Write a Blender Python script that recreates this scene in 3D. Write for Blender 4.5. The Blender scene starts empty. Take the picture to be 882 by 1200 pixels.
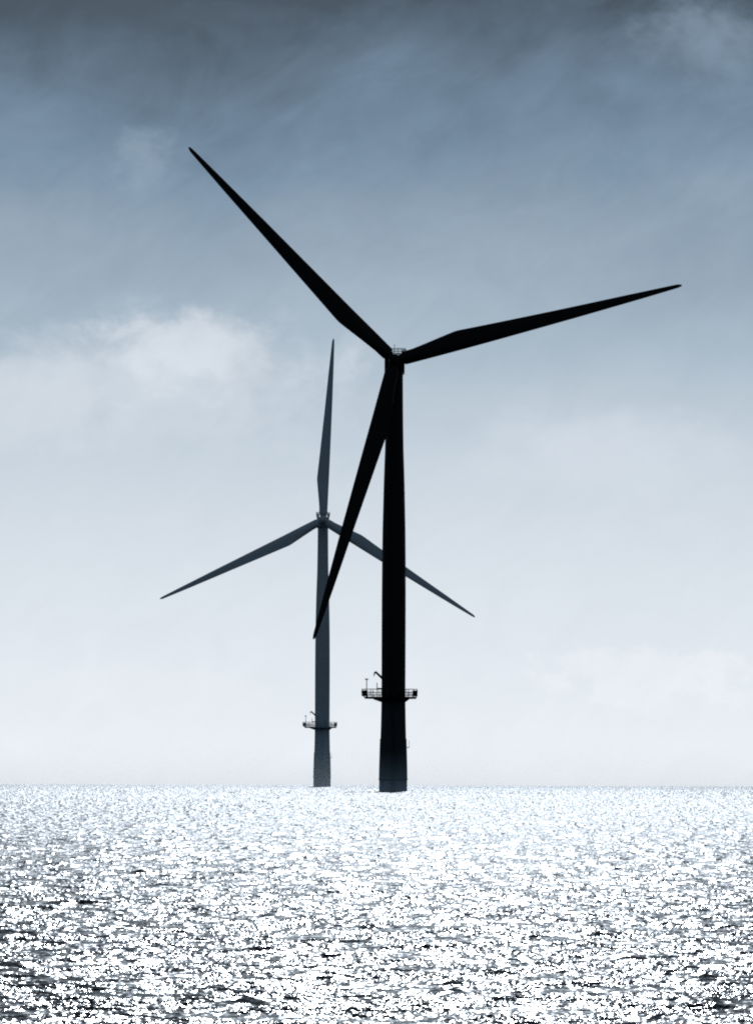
import bpy, bmesh, math, random
import numpy as np
from mathutils import Matrix, Vector

random.seed(4)
PI = math.pi
scene = bpy.context.scene
col = scene.collection

# ------------------------------------------------------------------ world figures (metres)
EARTH_R = 7.4e6            # effective radius, with refraction: the sea really curves away
EYE = 2.5                  # camera above the water
SUN_EL, SUN_AZ = 21.0, 0.4 # degrees; azimuth measured to the right of straight ahead (+Y)


def sea_level(d):
    return -d * d / (2 * EARTH_R)


def lin(r, g, b):
    f = lambda c: (c / 255 / 12.92) if c / 255 <= 0.04045 else ((c / 255 + 0.055) / 1.055) ** 2.4
    return (f(r), f(g), f(b), 1.0)


# ------------------------------------------------------------------ node helpers
class NT:
    def __init__(self, tree):
        self.t = tree
        self.n = tree.nodes
        self.l = tree.links

    def new(self, kind, **kw):
        nd = self.n.new(kind)
        for k, v in kw.items():
            setattr(nd, k, v)
        return nd

    def put(self, sock, v):
        if isinstance(v, bpy.types.NodeSocket):
            self.l.new(v, sock)
        else:
            sock.default_value = v

    def math(self, op, a, b=0.0, c=0.0, clamp=False):
        nd = self.new('ShaderNodeMath', operation=op, use_clamp=clamp)
        self.put(nd.inputs[0], a)
        self.put(nd.inputs[1], b)
        self.put(nd.inputs[2], c)
        return nd.outputs[0]

    def add(self, a, b): return self.math('ADD', a, b)
    def sub(self, a, b): return self.math('SUBTRACT', a, b)
    def mul(self, a, b): return self.math('MULTIPLY', a, b)
    def div(self, a, b): return self.math('DIVIDE', a, b)

    def smooth(self, x, lo, hi, a=0.0, b=1.0):
        nd = self.new('ShaderNodeMapRange', interpolation_type='SMOOTHSTEP')
        self.put(nd.inputs[0], x)
        for i, v in enumerate((lo, hi, a, b)):
            self.put(nd.inputs[1 + i], v)
        return nd.outputs[0]

    def linmap(self, x, lo, hi, a=0.0, b=1.0):
        nd = self.new('ShaderNodeMapRange')
        self.put(nd.inputs[0], x)
        for i, v in enumerate((lo, hi, a, b)):
            self.put(nd.inputs[1 + i], v)
        return nd.outputs[0]

    def vec(self, x, y, z=0.0):
        nd = self.new('ShaderNodeCombineXYZ')
        for i, v in enumerate((x, y, z)):
            self.put(nd.inputs[i], v)
        return nd.outputs[0]

    def noise(self, v, scale, detail=5.0, rough=0.55, dist=0.0):
        nd = self.new('ShaderNodeTexNoise')
        self.put(nd.inputs['Vector'], v)
        nd.inputs['Scale'].default_value = scale
        nd.inputs['Detail'].default_value = detail
        nd.inputs['Roughness'].default_value = rough
        nd.inputs['Distortion'].default_value = dist
        return nd.outputs['Fac']

    def mix(self, f, a, b, blend='MIX'):
        nd = self.new('ShaderNodeMix', data_type='RGBA', blend_type=blend)
        self.put(nd.inputs[0], f)
        self.put(nd.inputs[6], a)
        self.put(nd.inputs[7], b)
        return nd.outputs[2]

    def ramp(self, fac, stops):
        nd = self.new('ShaderNodeValToRGB')
        self.put(nd.inputs[0], fac)
        e = nd.color_ramp.elements
        while len(e) > 1:
            e.remove(e[-1])
        e[0].position, e[0].color = stops[0]
        for p, c in stops[1:]:
            x = e.new(p)
            x.color = c
        return nd.outputs[0]


def material(name):
    m = bpy.data.materials.new(name)
    m.use_nodes = True
    m.node_tree.nodes.clear()
    return m, NT(m.node_tree)


def paint(name, c0, c1, rough=0.5, base_haze=None, streak=0.5):
    """Weathered marine paint: mottling, vertical run streaks, optional painted haze towards the waterline."""
    m, n = material(name)
    out = n.new('ShaderNodeOutputMaterial')
    b = n.new('ShaderNodeBsdfPrincipled')
    tc = n.new('ShaderNodeTexCoord').outputs['Object']
    sp = n.new('ShaderNodeSeparateXYZ')
    n.l.new(tc, sp.inputs[0])
    x, y, z = sp.outputs
    run = n.noise(n.vec(n.mul(x, 2.2), n.mul(y, 2.2), n.mul(z, 0.12)), 1.0, 4.0, 0.6)
    blot = n.noise(tc, 0.7, 6.0, 0.6)
    f = n.smooth(n.add(n.mul(run, streak), n.mul(blot, 1 - streak)), 0.35, 0.65)
    c = n.mix(f, c0, c1)
    if base_haze:  # haze veil near the water, mixed into the base colour
        cb, z_hi, amount = base_haze
        wob = n.add(z, n.mul(n.sub(run, 0.5), 3.0))
        c = n.mix(n.smooth(wob, z_hi, -0.5, 0.0, amount), c, cb)
    n.put(b.inputs['Base Color'], c)
    n.put(b.inputs['Roughness'], n.linmap(blot, 0.3, 0.7, rough - 0.08, rough + 0.12))
    b.inputs['Specular IOR Level'].default_value = 0.12
    n.l.new(b.outputs[0], out.inputs[0])
    return m


M = {
    'tower': paint('silhouette_tower_paint', (.010, .011, .012, 1), (.014, .0155, .017, 1)),  # near-black: the backlit silhouette is put into the colour
    'piece': paint('silhouette_transition_paint', (.030, .036, .041, 1), (.055, .065, .073, 1), 0.6, ((.46, .56, .63, 1), 8.0, .85)),  # silhouette tone, with haze painted over its foot
    'steel': paint('silhouette_galvanised_steel', (.012, .013, .014, 1), (.020, .022, .024, 1)),  # silhouette tone as on the tower
    'pile': paint('weathered_hazy_pile_steel', (.32, .40, .46, 1), (.44, .55, .62, 1), 0.7, ((.72, .84, .90, 1), 2.2, .9)),  # weathered steel, plus haze painted on towards the water
    'haze_tint_tower': paint('haze_tint_tower_paint', (.52, .60, .645, 1), (.58, .665, .715, 1)),  # far turbine's set: distance haze painted into these pale colours
    'haze_tint_piece': paint('haze_tint_transition_paint', (.58, .69, .75, 1), (.66, .78, .85, 1), 0.6, ((.86, .98, 1.0, 1), 10.0, 1.0)),  # painted haze grows thicker towards the foot
    'haze_tint_steel': paint('haze_tint_galvanised_steel', (.38, .45, .49, 1), (.43, .50, .54, 1)),
    'haze_tint_pile': paint('haze_tint_pile_steel', (.68, .85, .97, 1), (.75, .90, 1.0, 1), 0.7),
}
HAZE_TINT = {'tower': 'haze_tint_tower', 'piece': 'haze_tint_piece', 'steel': 'haze_tint_steel', 'pile': 'haze_tint_pile'}  # far copies take the colours with haze painted in
HAZE_TINT_OF = {M[a]: M[b] for a, b in HAZE_TINT.items()}


# ------------------------------------------------------------------ mesh helpers
def obj(name, bm, mat, parent=None, smooth=True, angle=35):
    bmesh.ops.recalc_face_normals(bm, faces=bm.faces)
    me = bpy.data.meshes.new(name)
    bm.to_mesh(me)
    bm.free()
    me.materials.append(mat)
    if smooth:
        me.polygons.foreach_set('use_smooth', [True] * len(me.polygons))
        me.set_sharp_from_angle(angle=math.radians(angle))
    o = bpy.data.objects.new(name, me)
    col.objects.link(o)
    if parent:
        o.parent = parent
    return o


def lathe(bm, prof, seg=64, cx=0.0, cy=0.0, cap=True):
    rings = []
    for r, z in prof:
        rings.append([bm.verts.new((cx + r * math.cos(2 * PI * i / seg), cy + r * math.sin(2 * PI * i / seg), z)) for i in range(seg)])
    for a, b in zip(rings, rings[1:]):
        for i in range(seg):
            j = (i + 1) % seg
            bm.faces.new((a[i], a[j], b[j], b[i]))
    if cap:
        bm.faces.new(rings[0][::-1])
        bm.faces.new(rings[-1])


def tube(bm, p, q, r, r2=None, seg=8):
    p, q = Vector(p), Vector(q)
    r2 = r if r2 is None else r2
    d = (q - p).normalized()
    a = d.orthogonal().normalized()
    b = d.cross(a)
    ra = [bm.verts.new(p + (a * math.cos(t) + b * math.sin(t)) * r) for t in (2 * PI * i / seg for i in range(seg))]
    rb = [bm.verts.new(q + (a * math.cos(t) + b * math.sin(t)) * r2) for t in (2 * PI * i / seg for i in range(seg))]
    for i in range(seg):
        j = (i + 1) % seg
        bm.faces.new((ra[i], ra[j], rb[j], rb[i]))
    bm.faces.new(ra[::-1])
    bm.faces.new(rb)


def ring_tube(bm, cx, cy, z, R, r, seg=64, sides=6):
    rows = []
    for i in range(seg):
        t = 2 * PI * i / seg
        rows.append([bm.verts.new((cx + (R + r * math.cos(s)) * math.cos(t), cy + (R + r * math.cos(s)) * math.sin(t), z + r * math.sin(s)))
                     for s in (2 * PI * k / sides for k in range(sides))])
    for i in range(seg):
        a, b = rows[i], rows[(i + 1) % seg]
        for k in range(sides):
            m = (k + 1) % sides
            bm.faces.new((a[k], b[k], b[m], a[m]))


def box(bm, c, s, bev=0.0):
    r = bmesh.ops.create_cube(bm, size=1.0)
    bmesh.ops.scale(bm, vec=s, verts=r['verts'])
    bmesh.ops.translate(bm, vec=c, verts=r['verts'])
    if bev:
        es = list({e for v in r['verts'] for e in v.link_edges})
        bmesh.ops.bevel(bm, geom=es, offset=bev, segments=3, affect='EDGES', profile=0.5)


# ------------------------------------------------------------------ the turbine (built once, then copied)
HUB_Z = 78.0
HUB_Y = -4.6
TILT = math.radians(6.5)
DECK_Z = 17.2
DECK_X = -0.7
PX = 0.1545


def lerp_table(t, x):
    for (x0, y0), (x1, y1) in zip(t, t[1:]):
        if x <= x1:
            f = max(0.0, (x - x0) / (x1 - x0))
            return y0 + (y1 - y0) * f
    return t[-1][1]


def blade_bm():
    LE = [(0, 7.8), (12, 7.8), (40, 8.0), (120, 8.4), (220, 8.5), (300, 8.1), (340, 7.6), (345.5, 6.9)]
    TE = [(0, 7.6), (12, 7.6), (24, 7.9), (40, 9.8), (58, 12.2), (70, 13.7), (77, 14.5), (81, 14.5), (88, 14.0), (120, 11.7), (200, 6.2), (280, 1.1), (330, -2.4), (342, -3.3), (345.5, -5.0)]
    TH = [(0, 1.0), (20, 1.0), (40, .72), (79, .38), (150, .26), (250, .2), (346, .16)]
    TW = [(0, 14), (60, 13), (79, 11.5), (140, 7), (240, 2.5), (346, 0)]
    RND = [(0, 1.0), (20, 1.0), (70, 0.0), (346, 0.0)]
    st = [12, 14, 17, 20, 24, 28, 33, 38, 44, 50, 56, 62, 67, 72, 76, 79, 82, 86, 92, 100, 112, 126, 142, 160, 180, 200, 220, 240, 260, 280, 300, 315, 328, 336, 341, 343.5, 345, 345.8]
    N = 28
    bm = bmesh.new()
    rings = []
    for r in st:
        le, te = lerp_table(LE, r) * PX, lerp_table(TE, r) * PX
        if r > 345.5:
            le, te = 6.2 * PX, 0.0
            te = -(4.6 * PX)
        be = math.radians(lerp_table(TW, r))
        ch = (le + te) / math.cos(be)
        mid = (le - te) / 2
        th = lerp_table(TH, r) * ch
        rn = lerp_table(RND, r)
        fwd = -4.6 * (r / 346) ** 1.5
        ring = []
        for k in range(N):
            a = 2 * PI * k / N
            # circle and aerofoil, both with x from LE (+ch/2) to TE (-ch/2)
            cxx, cyy = ch / 2 * math.cos(a), ch / 2 * math.sin(a)
            s = (1 - math.cos(a)) / 2
            yt = 5 * (0.2969 * math.sqrt(max(s, 0)) - 0.126 * s - 0.3516 * s ** 2 + 0.2843 * s ** 3 - 0.1036 * s ** 4)
            ay = yt * th * (1.15 if math.sin(a) >= 0 else -0.85)
            xx = cxx
            yy = cyy * rn + ay * (1 - rn)
            X = mid + xx * math.cos(be) - yy * math.sin(be) * 0.6
            Y = xx * math.sin(be) + yy
            ring.append(bm.verts.new((X, Y + fwd, r * PX)))
        rings.append(ring)
    for a, b in zip(rings, rings[1:]):
        for i in range(N):
            j = (i + 1) % N
            bm.faces.new((a[i], a[j], b[j], b[i]))
    bm.faces.new(rings[0][::-1])
    bm.faces.new(rings[-1])
    return bm


def blade_matrix(phi):
    return Matrix.Translation((0, HUB_Y, HUB_Z)) @ Matrix.Rotation(-TILT, 4, 'X') @ Matrix.Rotation(-phi, 4, 'Y')


def make_turbine():
    t = bpy.data.objects.new('wind_turbine', None)
    t.empty_display_size = 5
    col.objects.link(t)

    # monopile through the surface
    bm = bmesh.new()
    lathe(bm, [(2.54, -6.0), (2.54, 2.05)], 72)
    obj('monopile', bm, M['pile'], t)
    # transition piece with grout flange, taper and top collar
    bm = bmesh.new()
    lathe(bm, [(2.60, 2.052), (2.62, 2.1), (2.62, 2.42), (2.58, 2.46), (2.56, 4.2), (2.51, 6.2), (2.43, 9.0), (2.42, 9.55), (2.32, 9.62), (2.31, 9.9),
               (2.245, 12.4), (2.20, 14.8), (2.17, 16.6)], 72)
    tp = obj('transition_piece', bm, M['piece'], t)
    bm = bmesh.new()
    box(bm, (2.64, -0.45, 8.02), (0.56, 1.3, 0.12), 0.02)
    for yy in (-1.05, 0.12):
        tube(bm, (2.86, yy, 8.05), (2.86, yy, 9.3), 0.03)
    tube(bm, (2.86, -1.05, 9.3), (2.86, 0.12, 9.3), 0.03)
    tube(bm, (2.86, -1.05, 8.7), (2.86, 0.12, 8.7), 0.025)
    obj('ladder_landing', bm, M['steel'], tp)
    bm = bmesh.new()
    for yy in (-2.75, -2.15):
        tube(bm, (0.0 + (yy + 2.45), -2.86, -2.0), (0.0 + (yy + 2.45), -2.36, 16.9), 0.05)
    for k in range(58):
        f = k / 58
        tube(bm, (-0.3, -2.86 + 0.5 * f, -1.9 + 18.8 * f), (0.3, -2.86 + 0.5 * f, -1.9 + 18.8 * f), 0.02, seg=6)
    obj('access_ladder', bm, M['piece'], tp)

    # tubular tower
    bm = bmesh.new()
    zs = [(2.168, 16.602), (2.168, 20), (2.18, 28), (2.175, 35.2), (2.14, 42), (2.08, 47.3), (1.99, 51.5), (1.89, 55.8), (1.77, 59.5), (1.68, 62.1), (1.61, 66), (1.57, 69.2), (1.53, 74.5), (1.53, 75.85)]
    prof = []
    for (r0, z0), (r1, z1) in zip(zs, zs[1:]):
        for k in range(4):
            prof.append((r0 + (r1 - r0) * k / 4, z0 + (z1 - z0) * k / 4))
    prof.append(zs[-1])
    lathe(bm, prof, 72)
    tw = obj('tower', bm, M['tower'], t)
    for z, r in ((33.0, 2.19), (54.0, 1.95)):
        bm = bmesh.new()
        lathe(bm, [(r, z), (r + 0.012, z + .02), (r + 0.012, z + .14), (r, z + .16)], 72, cap=False)
        obj('weld_flange', bm, M['tower'], tw)
    bm = bmesh.new()
    box(bm, (0.9, -2.02, 18.55), (0.85, 0.22, 2.1), 0.05)
    obj('door', bm, M['steel'], tw)

    # service platform: deck, struts, railing with infill bars
    bm = bmesh.new()
    lathe(bm, [(2.3, DECK_Z - 0.38), (4.55, DECK_Z - 0.38), (4.72, DECK_Z - 0.28), (4.72, DECK_Z), (2.3, DECK_Z)], 72, DECK_X * 0.75, 0, cap=False)
    lathe(bm, [(2.2, DECK_Z - 0.34), (2.2, DECK_Z - 0.02)], 72, 0, 0, cap=False)
    pf = obj('service_platform', bm, M['steel'], t)
    for k in range(12):
        bm = bmesh.new()
        a = 2 * PI * k / 12
        c, s = math.cos(a), math.sin(a)
        w = Vector((-s, c, 0)) * 0.07
        pts = [Vector((2.1 * c, 2.1 * s, DECK_Z - 0.385)), Vector((3.35 * c - 0.4, 3.35 * s, DECK_Z - 0.385)),
               Vector((3.1 * c - 0.35, 3.1 * s, DECK_Z - 0.55)), Vector((2.15 * c, 2.15 * s, DECK_Z - 1.0))]
        A = [bm.verts.new(p + w) for p in pts]
        B = [bm.verts.new(p - w) for p in pts]
        bm.faces.new(A)
        bm.faces.new(B[::-1])
        for i in range(4):
            j = (i + 1) % 4
            bm.faces.new((A[i], B[i], B[j], A[j]))
        obj('bracket', bm, M['steel'], pf, smooth=False)
    bm = bmesh.new()
    cx = DECK_X
    for z, R, r in ((0.33, 5.06, .05), (0.75, 5.07, .035), (1.38, 5.02, .045)):
        ring_tube(bm, cx, 0, DECK_Z + z, R, r)
    for k in range(100):
        a = 2 * PI * (k + .5) / 100
        c, s = math.cos(a), math.sin(a)
        tube(bm, (cx + 4.98 * c, 4.98 * s, DECK_Z + .1), (cx + 5.08 * c, 5.08 * s, DECK_Z + 1.05), 0.038, seg=5)
    for k in range(18):
        a = 2 * PI * (k + .35) / 18
        c, s = math.cos(a), math.sin(a)
        tube(bm, (cx * .8 + 4.68 * c, 4.68 * s, DECK_Z - .12), (cx + 5.06 * c, 5.06 * s, DECK_Z + .3), 0.06, seg=6)
        tube(bm, (cx + 5.06 * c, 5.06 * s, DECK_Z + .3), (cx + 5.02 * c, 5.02 * s, DECK_Z + 1.38), 0.05, seg=6)
    obj('railing', bm, M['steel'], pf)

    for px_ in (-5.1, 3.92):
        bm = bmesh.new()
        box(bm, (px_, -0.4, DECK_Z + .60), (0.86, 1.5, 1.02), 0.05)
        box(bm, (px_, -0.4, DECK_Z + 1.13), (0.92, 1.56, 0.06))
        obj('equipment_locker', bm, M['steel'], pf)

    # lantern post on the platform edge
    bm = bmesh.new()
    tube(bm, (-4.85, -0.6, DECK_Z + .02), (-4.85, -0.6, DECK_Z + 3.05), 0.075)
    lp = obj('lantern_post', bm, M['steel'], t)
    bm = bmesh.new()
    box(bm, (-4.85, -0.6, DECK_Z + 3.2), (0.72, 0.4, 0.14), 0.03)
    tube(bm, (-4.85, -0.6, DECK_Z + 3.0), (-4.85, -0.6, DECK_Z + 3.14), 0.17)
    obj('lantern', bm, M['steel'], lp)

    # gate post with its swing bar
    bm = bmesh.new()
    tube(bm, (-2.97, -2.6, DECK_Z + .01), (-2.97, -2.6, DECK_Z + 2.55), 0.07)
    tube(bm, (-2.97, -2.6, DECK_Z + 1.5), (-1.6, -2.9, DECK_Z + 1.5), 0.08)
    tube(bm, (-1.6, -2.9, DECK_Z + .01), (-1.6, -2.9, DECK_Z + 1.52), 0.07)
    obj('gate_post', bm, M['steel'], t)

    # davit crane
    bm = bmesh.new()
    lathe(bm, [(0.3, DECK_Z + .005), (0.3, DECK_Z + .12), (0.19, DECK_Z + .16), (0.17, DECK_Z + 2.5), (0.22, DECK_Z + 2.55), (0.22, DECK_Z + 2.8)], 20, -1.2, -3.3)
    cr = obj('davit_crane', bm, M['steel'], t)
    bm = bmesh.new()
    tube(bm, (-1.2, -3.3, DECK_Z + 2.55), (-3.15, -3.3, DECK_Z + 4.38), 0.26, 0.19)
    tube(bm, (-3.02, -3.3, DECK_Z + 4.36), (-3.42, -3.3, DECK_Z + 4.42), 0.19, 0.17)
    tube(bm, (-3.35, -3.3, DECK_Z + 4.42), (-3.50, -3.3, DECK_Z + 3.95), 0.16, 0.1)
    obj('boom', bm, M['steel'], cr)
    bm = bmesh.new()
    tube(bm, (-3.51, -3.3, DECK_Z + 3.99), (-3.51, -3.3, DECK_Z + 3.66), 0.05, 0.08)
    obj('hook', bm, M['steel'], cr)

    # nacelle
    bm = bmesh.new()
    box(bm, (0, 2.9, HUB_Z - 0.55), (3.64, 11.6, 3.14), 0.22)
    na = obj('nacelle', bm, M['tower'], t)
    bm = bmesh.new()
    lathe(bm, [(1.62, 75.86), (1.75, 75.9), (1.75, 75.94)], 48, cap=False)
    obj('yaw_ring', bm, M['tower'], na)
    top = HUB_Z + 1.02
    # hoist platform above the rear of the nacelle
    bm = bmesh.new()
    pz = top + 0.62
    box(bm, (0, 6.2, pz), (4.0, 4.4, 0.10))
    for sx in (-1.2, 0.95, 1.7, -1.75):
        for sy in (4.6, 7.9):
            tube(bm, (sx, sy, top - 0.05), (sx, sy, pz), 0.07)
    for sx in (-1.98, -1.3, -.62, -.05, .62, 1.3, 1.98):
        for sy in (4.02, 8.38):
            tube(bm, (sx, sy, pz), (sx, sy, pz + .9), 0.05, seg=6)
    for sy in (4.7, 5.4, 6.2, 7.0, 7.7):
        for sx in (-1.98, 1.98):
            tube(bm, (sx, sy, pz), (sx, sy, pz + .9), 0.05, seg=6)
    for z in (.45, .9):
        P = [(-1.98, 4.02), (1.98, 4.02), (1.98, 8.38), (-1.98, 8.38)]
        for a, b in zip(P, P[1:] + P[:1]):
            tube(bm, (*a, pz + z), (*b, pz + z), 0.045, seg=6)
    obj('hoist_platform', bm, M['steel'], na)
    for sx in (-1, 1):
        bm = bmesh.new()
        box(bm, (1.62 * sx, 3.62, top + .5), (0.62, 0.7, 1.15), 0.05)
        box(bm, (1.78 * sx, 3.62, top + 1.2), (0.7, 0.5, 0.12), 0.03)
        obj('equipment_box', bm, M['steel'], na)
    bm = bmesh.new()
    tube(bm, (0.0, 8.1, pz), (0.0, 8.1, pz + 1.75), 0.045, 0.035)
    tube(bm, (0.0, 8.1, pz + 1.5), (0.0, 8.1, pz + 1.75), 0.07, 0.07)
    obj('weather_mast', bm, M['steel'], na)

    # hub: rounded spinner with three blade bearings
    bm = bmesh.new()
    lathe(bm, [(.02, -2.2), (.35, -2.12), (.7, -1.85), (.98, -1.4), (1.1, -.85), (1.1, .6), (1.0, 1.1), (1.0, 1.7)], 40)
    bmesh.ops.rotate(bm, cent=(0, 0, 0), matrix=Matrix.Rotation(-PI / 2, 3, 'X'), verts=bm.verts)   # axis: -Z -> -Y
    for k in range(3):
        a = 2 * PI * k / 3
        d = Vector((math.sin(-a), 0, math.cos(-a)))
        tube(bm, d * 0.3, d * 1.62, 0.78, 0.86, 28)
        tube(bm, d * 1.6, d * 1.9, 1.1, 1.17, 28)
    hb = obj('rotor_hub', bm, M['tower'], t)
    bl = []
    for k in range(3):
        if k == 0:
            b = obj('blade', blade_bm(), M['tower'], t, angle=60)
        else:
            b = bl[0].copy()
            col.objects.link(b)
        bl.append(b)
    return t


def set_rotor(t, phi_deg):
    k = 0
    for ch in sorted(t.children, key=lambda o: o.name):
        if ch.name.startswith('blade'):
            ch.matrix_local = blade_matrix(math.radians(phi_deg + 120 * k))
            k += 1
        elif ch.name.startswith('rotor_hub'):
            ch.matrix_local = blade_matrix(math.radians(phi_deg))


def copy_tree(o, parent=None):
    c = o.copy()
    col.objects.link(c)
    if parent:
        c.parent = parent
    for ch in list(o.children):
        copy_tree(ch, c)
    return c


near = make_turbine()
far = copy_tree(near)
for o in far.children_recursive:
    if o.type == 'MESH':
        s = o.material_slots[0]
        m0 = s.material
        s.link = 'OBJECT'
        s.material = HAZE_TINT_OF[m0]
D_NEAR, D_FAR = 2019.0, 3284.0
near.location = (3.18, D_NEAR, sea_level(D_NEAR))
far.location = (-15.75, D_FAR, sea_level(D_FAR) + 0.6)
set_rotor(near, 45.3)
set_rotor(far, -2.2)
near['label'] = 'tall black wind turbine in front, its rotor overlapping the paler one behind'
near['category'] = 'wind turbine'
near['group'] = 'wind turbines standing in the sea'
far['label'] = 'smaller hazy grey wind turbine farther off, one blade pointing straight up'
far['category'] = 'wind turbine'
far['group'] = 'wind turbines standing in the sea'

# ------------------------------------------------------------------ the sea: one curved sheet of real waves
rng = np.random.default_rng(11)


def ocean_tile(L, N, lam_lo, lam_hi, slope, wind_deg, spread, peak):
    k1 = 2 * np.pi * np.fft.fftfreq(N, L / N)
    kx, ky = np.meshgrid(k1, k1, indexing='xy')
    k = np.hypot(kx, ky)
    k[0, 0] = 1
    kp = 2 * np.pi / peak
    P = np.exp(-(kp / k) ** 2) / k ** 4
    w = math.radians(wind_deg)
    cosd = (kx * math.sin(w) + ky * math.cos(w)) / k
    P *= 0.12 + np.abs(cosd) ** spread
    P[(k < 2 * np.pi / lam_hi) | (k > 2 * np.pi / lam_lo)] = 0
    P[0, 0] = 0
    g = rng.normal(size=(N, N)) + 1j * rng.normal(size=(N, N))
    F = g * np.sqrt(P)
    h = np.fft.ifft2(F).real
    s = np.sqrt(np.mean(np.fft.ifft2(1j * ky * F).real ** 2))
    return (h * slope / s).astype(np.float32)


def sample(tile, L, x, y):
    N = tile.shape[0]
    fx = (x / L * N) % N
    fy = (y / L * N) % N
    ix = np.floor(fx).astype(np.int32) % N
    iy = np.floor(fy).astype(np.int32) % N
    fx = (fx - np.floor(fx)).astype(np.float32)
    fy = (fy - np.floor(fy)).astype(np.float32)
    jx, jy = (ix + 1) % N, (iy + 1) % N
    return (tile[iy, ix] * (1 - fx) + tile[iy, jx] * fx) * (1 - fy) + (tile[jy, ix] * (1 - fx) + tile[jy, jx] * fx) * fy


T1, L1 = ocean_tile(83.0, 1024, 0.4, 9, 0.056, -11, 1.2, 2.2), 83.0
T1b, L1b = ocean_tile(59.0, 1024, 0.4, 9, 0.056, 27, 1.2, 2.2), 59.0
T2, L2 = ocean_tile(23.3, 1024, 0.08, 0.4, 0.11, -9, 0.8, 9.0), 23.3
T3, L3 = ocean_tile(5.9, 1024, 0.02, 0.085, 0.25, 4, 0.6, 9.0), 5.9


def make_sea():
    # rows: spacing grows with distance
    ds = list(np.linspace(-60, 20, 9)) + list(np.linspace(24, 86, 90))
    d = 90.0
    c = 0.030 / 117 ** 1.5
    while d < 9000:
        ds.append(d)
        d += c * d ** 1.5
    while d < 14000:
        ds.append(d)
        d += 500
    ds = np.array(ds)
    inner = np.linspace(-1, 1, 1161)
    outer = 1 + np.geomspace(0.004, 40, 42)
    us = np.concatenate([-outer[::-1], inner, outer])
    W = np.abs(ds) * 0.0375 + 3.2
    X = (us[None, :] * W[:, None])
    Y = np.repeat(ds[:, None], len(us), 1)
    # shear the columns a little so no row or column of the mesh lines up with the swell
    r2 = X * X + Y * Y
    ang = math.radians(11)
    xr, yr = X * math.cos(ang) - Y * math.sin(ang), X * math.sin(ang) + Y * math.cos(ang)
    # two swells on differently turned grids, so that nothing repeats along the line of sight
    rot = lambda deg: (X * math.cos(math.radians(deg)) - Y * math.sin(math.radians(deg)), X * math.sin(math.radians(deg)) + Y * math.cos(math.radians(deg)))
    Z = (sample(T1, L1, *rot(17)) + sample(T1b, L1b, *rot(-23))) * 0.72
    # gust patches: stronger and weaker ripple areas
    gust = sample(T1, L1, X * 1.5 + 31.0, Y * 0.22 + 57.0)
    gust = np.clip(1.0 + 0.5 * gust / gust.std(), 0.3, 1.9)
    Z = Z + 0.15 * Z * Z / Z.std() - 0.15 * Z.std()          # sharper crests, flatter troughs
    # short-crested cross chop, growing with the distance from the shore
    far_f = np.clip((np.sqrt(r2) - 180) / 700, 0, 1)
    Z += sample(T1b, L1b, X * 2.3 + 11.0, Y * 0.33) * 1.5 * far_f * (0.6 + 0.4 * np.clip(np.sqrt(r2) / 900, 0, 2.2))
    # longer, steeper seas out in open water
    open_f = np.clip((np.sqrt(r2) - 350) / 1300, 0, 1.3)
    Z += sample(T1, L1, X * 0.8 + 5.0, Y * 0.22 + 71.0) * 3.0 * open_f
    Z += sample(T2, L2, xr, yr) * (0.5 + 0.5 * gust)
    Z += sample(T3, L3, X * 0.7 + Y * 0.04, Y) * gust
    Z = Z - r2 / (2 * EARTH_R)
    nr, nc = X.shape
    co = np.stack([X, Y, Z], -1).astype(np.float32).reshape(-1, 3)
    idx = np.arange(nr * nc, dtype=np.int32).reshape(nr, nc)
    q = np.stack([idx[:-1, :-1], idx[:-1, 1:], idx[1:, 1:], idx[1:, :-1]], -1).reshape(-1, 4)
    me = bpy.data.meshes.new('sea')
    me.vertices.add(len(co))
    me.vertices.foreach_set('co', co.ravel())
    me.loops.add(q.size)
    me.loops.foreach_set('vertex_index', q.ravel())
    me.polygons.add(len(q))
    me.polygons.foreach_set('loop_start', np.arange(0, q.size, 4, dtype=np.int32))
    me.polygons.foreach_set('use_smooth', np.ones(len(q), dtype=bool))
    me.update(calc_edges=True)
    o = bpy.data.objects.new('sea', me)
    col.objects.link(o)
    o['kind'] = 'structure'
    m, n = material('sea_water')
    out = n.new('ShaderNodeOutputMaterial')
    b = n.new('ShaderNodeBsdfPrincipled')
    b.inputs['Base Color'].default_value = (.006, .012, .018, 1)
    b.inputs['IOR'].default_value = 1.333
    geo = n.new('ShaderNodeNewGeometry').outputs['Position']
    patch = n.noise(geo, 0.35, 3.0, 0.6)
    # wind ripples too small for the mesh are roughness: calm inshore, rougher out at sea
    spg = n.new('ShaderNodeSeparateXYZ')
    n.l.new(geo, spg.inputs[0])
    off = n.smooth(n.math('LOGARITHM', n.math('MAXIMUM', spg.outputs[1], 50.0), 10.0), 2.05, 3.2)
    n.put(b.inputs['Roughness'], n.add(n.linmap(off, 0.0, 1.0, 0.13, 0.285), n.mul(n.sub(patch, 0.5), 0.10)))
    n.l.new(b.outputs[0], out.inputs[0])
    me.materials.append(m)
    return o


sea = make_sea()

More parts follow.
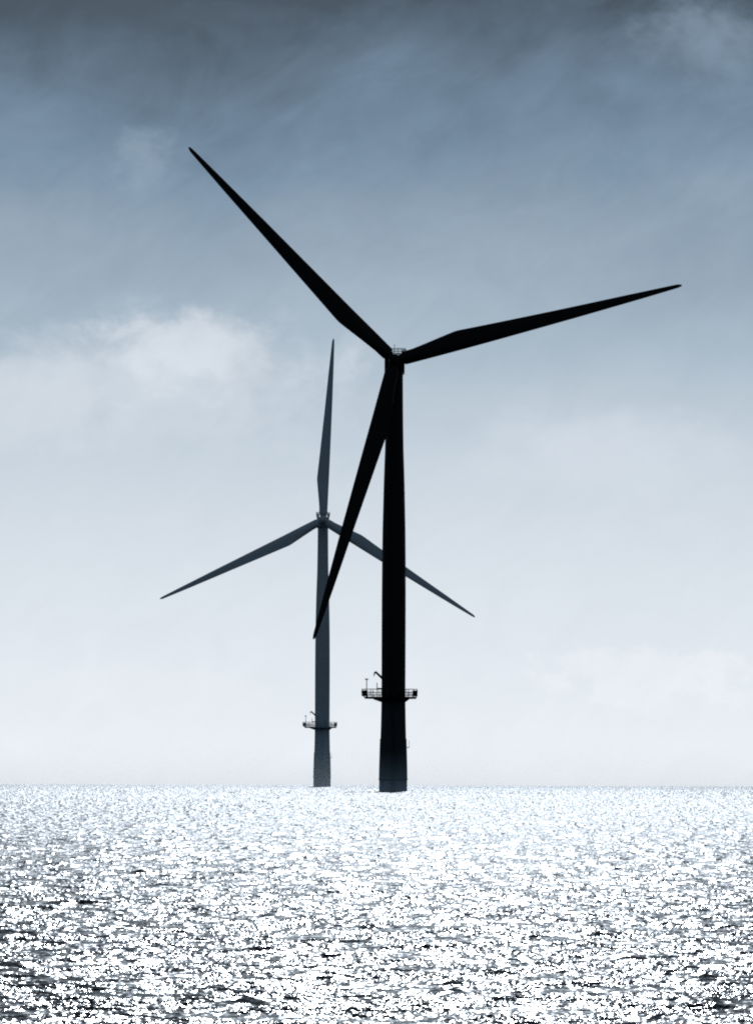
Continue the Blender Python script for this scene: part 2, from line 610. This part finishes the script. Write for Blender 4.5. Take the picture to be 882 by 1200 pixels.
# ------------------------------------------------------------------ low sea haze between the two turbines
def make_haze():
    bm = bmesh.new()
    y0, y1, H = 2120.0, 3200.0, 15.0
    X0, X1 = -900, 900
    # bottom follows the water, 0.8 m under the mean level
    v = [bm.verts.new(p) for p in ((X0, y0, -1.5), (X1, y0, -1.5), (X1, y1, -1.9), (X0, y1, -1.9), (X0, y0, H), (X1, y0, H), (X1, y1, H), (X0, y1, H))]
    for f in ((0, 3, 2, 1), (4, 5, 6, 7), (0, 1, 5, 4), (1, 2, 6, 5), (2, 3, 7, 6), (3, 0, 4, 7)):
        bm.faces.new([v[i] for i in f])
    m, n = material('sea_haze')
    o = obj('haze', bm, m, smooth=False)
    o['kind'] = 'structure'
    out = n.new('ShaderNodeOutputMaterial')
    pos = n.new('ShaderNodeNewGeometry').outputs['Position']
    sp = n.new('ShaderNodeSeparateXYZ')
    n.l.new(pos, sp.inputs[0])
    f = n.linmap(sp.outputs[2], -0.6, 12.5, 1.0, 0.0)
    dens = n.mul(n.math('POWER', f, 2.0), 2.2e-4)
    vs = n.new('ShaderNodeVolumeScatter')
    vs.inputs['Color'].default_value = (.97, .985, 1.0, 1)
    vs.inputs['Anisotropy'].default_value = 0.78
    n.put(vs.inputs['Density'], dens)
    n.l.new(vs.outputs[0], out.inputs['Volume'])
    return o


haze = make_haze()

# ------------------------------------------------------------------ sky
world = bpy.data.worlds.new('World')
scene.world = world
world.use_nodes = True
world.node_tree.nodes.clear()
n = NT(world.node_tree)
UNIT = 13066.0     # sky texture units per radian


def build_sky():
    dirv = n.new('ShaderNodeTexCoord').outputs['Generated']
    sp = n.new('ShaderNodeSeparateXYZ')
    n.l.new(dirv, sp.inputs[0])
    x, y, z = sp.outputs
    az = n.math('ARCTAN2', x, y)
    el = n.math('ARCSINE', z)
    u = n.mul(az, UNIT)
    v = n.mul(el, UNIT)
    # --- soft warping of the cloud layers
    big = n.noise(n.vec(n.div(u, 420.0), n.div(v, 230.0), 3.1), 1.0, 6.0, 0.55, 0.3)
    ca, sa = math.cos(math.radians(33)), math.sin(math.radians(33))
    ur = n.add(n.mul(u, ca), n.mul(v, sa))
    vr = n.sub(n.mul(v, ca), n.mul(u, sa))
    fine = n.noise(n.vec(n.div(ur, 170.0), n.div(vr, 95.0), 7.7), 1.0, 8.0, 0.6, 0.6)
    wisp = n.noise(n.vec(n.div(ur, 80.0), n.div(vr, 48.0), 4.2), 1.0, 9.0, 0.62, 0.9)
    hi = n.smooth(v, 250.0, 850.0, 0.15, 1.0)
    warp = n.add(n.mul(n.sub(big, 0.5), 260.0), n.mul(n.sub(fine, 0.5), 190.0))
    w = n.add(v, n.mul(warp, hi))
    Y = lambda py: (910.0 - py + 100) / 1500.0
    stops = [(915, (235, 240, 245)), (860, (230, 235, 240)), (780, (224, 230, 236)), (700, (217, 224, 231)), (620, (209, 217, 225)), (560, (200, 210, 219)),
             (500, (188, 200, 211)), (450, (177, 191, 203)), (400, (164, 180, 194)), (330, (147, 165, 181)), (260, (130, 150, 168)), (200, (114, 137, 159)),
             (130, (95, 118, 140)), (60, (70, 89, 107)), (0, (41, 55, 69)), (-80, (36, 48, 60)), (-400, (46, 56, 66))]
    c = n.ramp(n.linmap(w, -100.0, 1400.0), [(Y(p), lin(*k)) for p, k in stops])

    def cloud(u0, v0, rx, ry_up, ry_dn, tint, amount, ruffle, seed, soft=0.55, nscale=1.0):
        nz = n.noise(n.vec(n.div(u, 95.0 * nscale), n.div(v, 75.0 * nscale), seed), 1.0, 8.0, 0.6, 0.25)
        du = n.div(n.sub(u, u0), rx)
        dv = n.sub(v, v0)
        up = n.div(n.math('MAXIMUM', dv, 0.0), ry_up)
        dn = n.div(n.math('MINIMUM', dv, 0.0), ry_dn)
        r = n.math('SQRT', n.add(n.mul(du, du), n.add(n.mul(up, up), n.mul(dn, dn))))
        f = n.add(n.sub(1.0, r), n.mul(n.sub(nz, 0.5), ruffle))
        return n.smooth(f, 0.0, soft, 0.0, amount), lin(*tint)

    P = lambda px, py: (px - 441.0, 910.0 - py)
    for (px, py), rx, up, dn, tint, am, ruf, seed, soft, ns in (
            ((200, 450), 280, 92, 120, (201, 210, 219), .85, 1.9, 2.0, .8, .9),
            ((214, 402), 120, 48, 75, (218, 224, 231), .66, 2.1, 2.0, .72, .6),
            ((0, 462), 200, 55, 100, (206, 214, 222), .85, 1.8, 5.0, .8, 1.0),
            ((168, 184), 62, 40, 50, (150, 168, 184), .42, 1.8, 9.0, 1.0, .45),
            ((20, 270), 110, 60, 60, (150, 166, 181), .4, 1.4, 12.0, 1.0, 1.0),
            ((700, 520), 200, 60, 90, (214, 221, 229), .55, 1.5, 15.0, .9, 1.2),
            ((765, 785), 150, 30, 50, (238, 241, 245), .42, 2.6, 19.0, .45, .45),
            ((150, 800), 200, 30, 60, (230, 234, 239), .4, 1.4, 23.0, .8, .8),
            ((835, 40), 120, 75, 80, (122, 143, 163), .7, 2.0, 27.0, 1.0, .8),
            ((60, -10), 300, 60, 85, (43, 56, 68), .8, 1.6, 37.0, 1.0, 1.3),
            ((900, 10), 60, 60, 45, (46, 60, 72), .8, 1.8, 41.0, 1.0, .9),
            ((850, 215), 120, 50, 60, (146, 163, 179), .4, 1.4, 31.0, 1.0, 1.0)):
        u0, v0 = P(px, py)
        f, t = cloud(u0, v0, rx, up, dn, tint, am, ruf, seed, soft, ns)
        c = n.mix(f, c, t)
    mott = n.add(n.mul(n.sub(wisp, 0.5), n.smooth(v, 350.0, 900.0, 0.09, 0.40)), n.mul(n.sub(fine, 0.5), n.smooth(v, 350.0, 900.0, 0.06, 0.5)))
    c = n.mix(1.0, c, n.vec(n.add(1.0, mott), n.add(1.0, mott), n.add(1.0, n.mul(mott, 0.9))), 'MULTIPLY')
    # --- the bright band stands under the sun; the rest of the horizon lies under the dark cloud
    side = n.smooth(n.math('ABSOLUTE', az), 0.5, 1.7, 1.0, 0.0)
    dark = n.mix(n.smooth(el, 0.0, 1.2), lin(72, 86, 100), lin(66, 78, 90))
    c = n.mix(side, dark, c)
    below = n.smooth(el, -0.03, -0.012, 1.0, 0.0)
    c = n.mix(below, c, lin(60, 74, 88))
    # --- clear-air sky behind the cloud, faintly showing through
    sky = n.new('ShaderNodeTexSky', sky_type='NISHITA')
    sky.sun_disc = False
    sky.sun_elevation = math.radians(SUN_EL)
    sky.sun_rotation = math.radians(SUN_AZ)
    sky.air_density, sky.dust_density, sky.ozone_density = 1.0, 0.6, 2.0
    bw = n.new('ShaderNodeRGBToBW')
    n.l.new(sky.outputs[0], bw.inputs[0])
    cool = n.mix(0.95, sky.outputs[0], n.mix(1.0, bw.outputs[0], (.82, 1.0, 1.18, 1), 'MULTIPLY'))
    b0 = n.new('ShaderNodeBackground')
    n.put(b0.inputs[0], cool)
    b0.inputs[1].default_value = 0.05
    b1 = n.new('ShaderNodeBackground')
    n.put(b1.inputs[0], c)
    b1.inputs[1].default_value = 1.0
    mx = n.new('ShaderNodeMixShader')
    mx.inputs[0].default_value = 0.94
    n.l.new(b0.outputs[0], mx.inputs[1])
    n.l.new(b1.outputs[0], mx.inputs[2])
    out = n.new('ShaderNodeOutputWorld')
    n.l.new(mx.outputs[0], out.inputs[0])


build_sky()

# ------------------------------------------------------------------ sun
sd = bpy.data.lights.new('sun', 'SUN')
sd.energy = 0.5
sd.angle = math.radians(0.5)
sd.color = (0.83, 0.915, 1.0)
so = bpy.data.objects.new('sun', sd)
col.objects.link(so)
e, a = math.radians(SUN_EL), math.radians(SUN_AZ)
to_sun = Vector((math.sin(a) * math.cos(e), math.cos(a) * math.cos(e), math.sin(e)))
so.rotation_euler = (-to_sun).to_track_quat('-Z', 'Y').to_euler()
so.location = to_sun * 300

# ------------------------------------------------------------------ camera: long telephoto, just above the water
cd = bpy.data.cameras.new('camera')
cd.sensor_fit = 'HORIZONTAL'
cd.sensor_width = 36.0
cd.lens = 13066 / 882 * 36.0
cd.clip_start = 1.0
cd.clip_end = 40000
co_ = bpy.data.objects.new('camera', cd)
col.objects.link(co_)
ROLL = 0.0035
co_.matrix_world = Matrix.Translation((0, 0, EYE)) @ Matrix.Rotation(PI / 2 + 310 / 13066, 4, 'X') @ Matrix.Rotation(ROLL, 4, 'Z')
scene.camera = co_

scene.view_settings.view_transform = 'Standard'
scene.view_settings.look = 'None'
scene.view_settings.exposure = 0
scene.view_settings.gamma = 1
scene.cycles.max_bounces = 5
scene.cycles.glossy_bounces = 2
scene.cycles.volume_bounces = 0
scene.cycles.use_denoising = False
scene.cycles.filter_width = 2.0
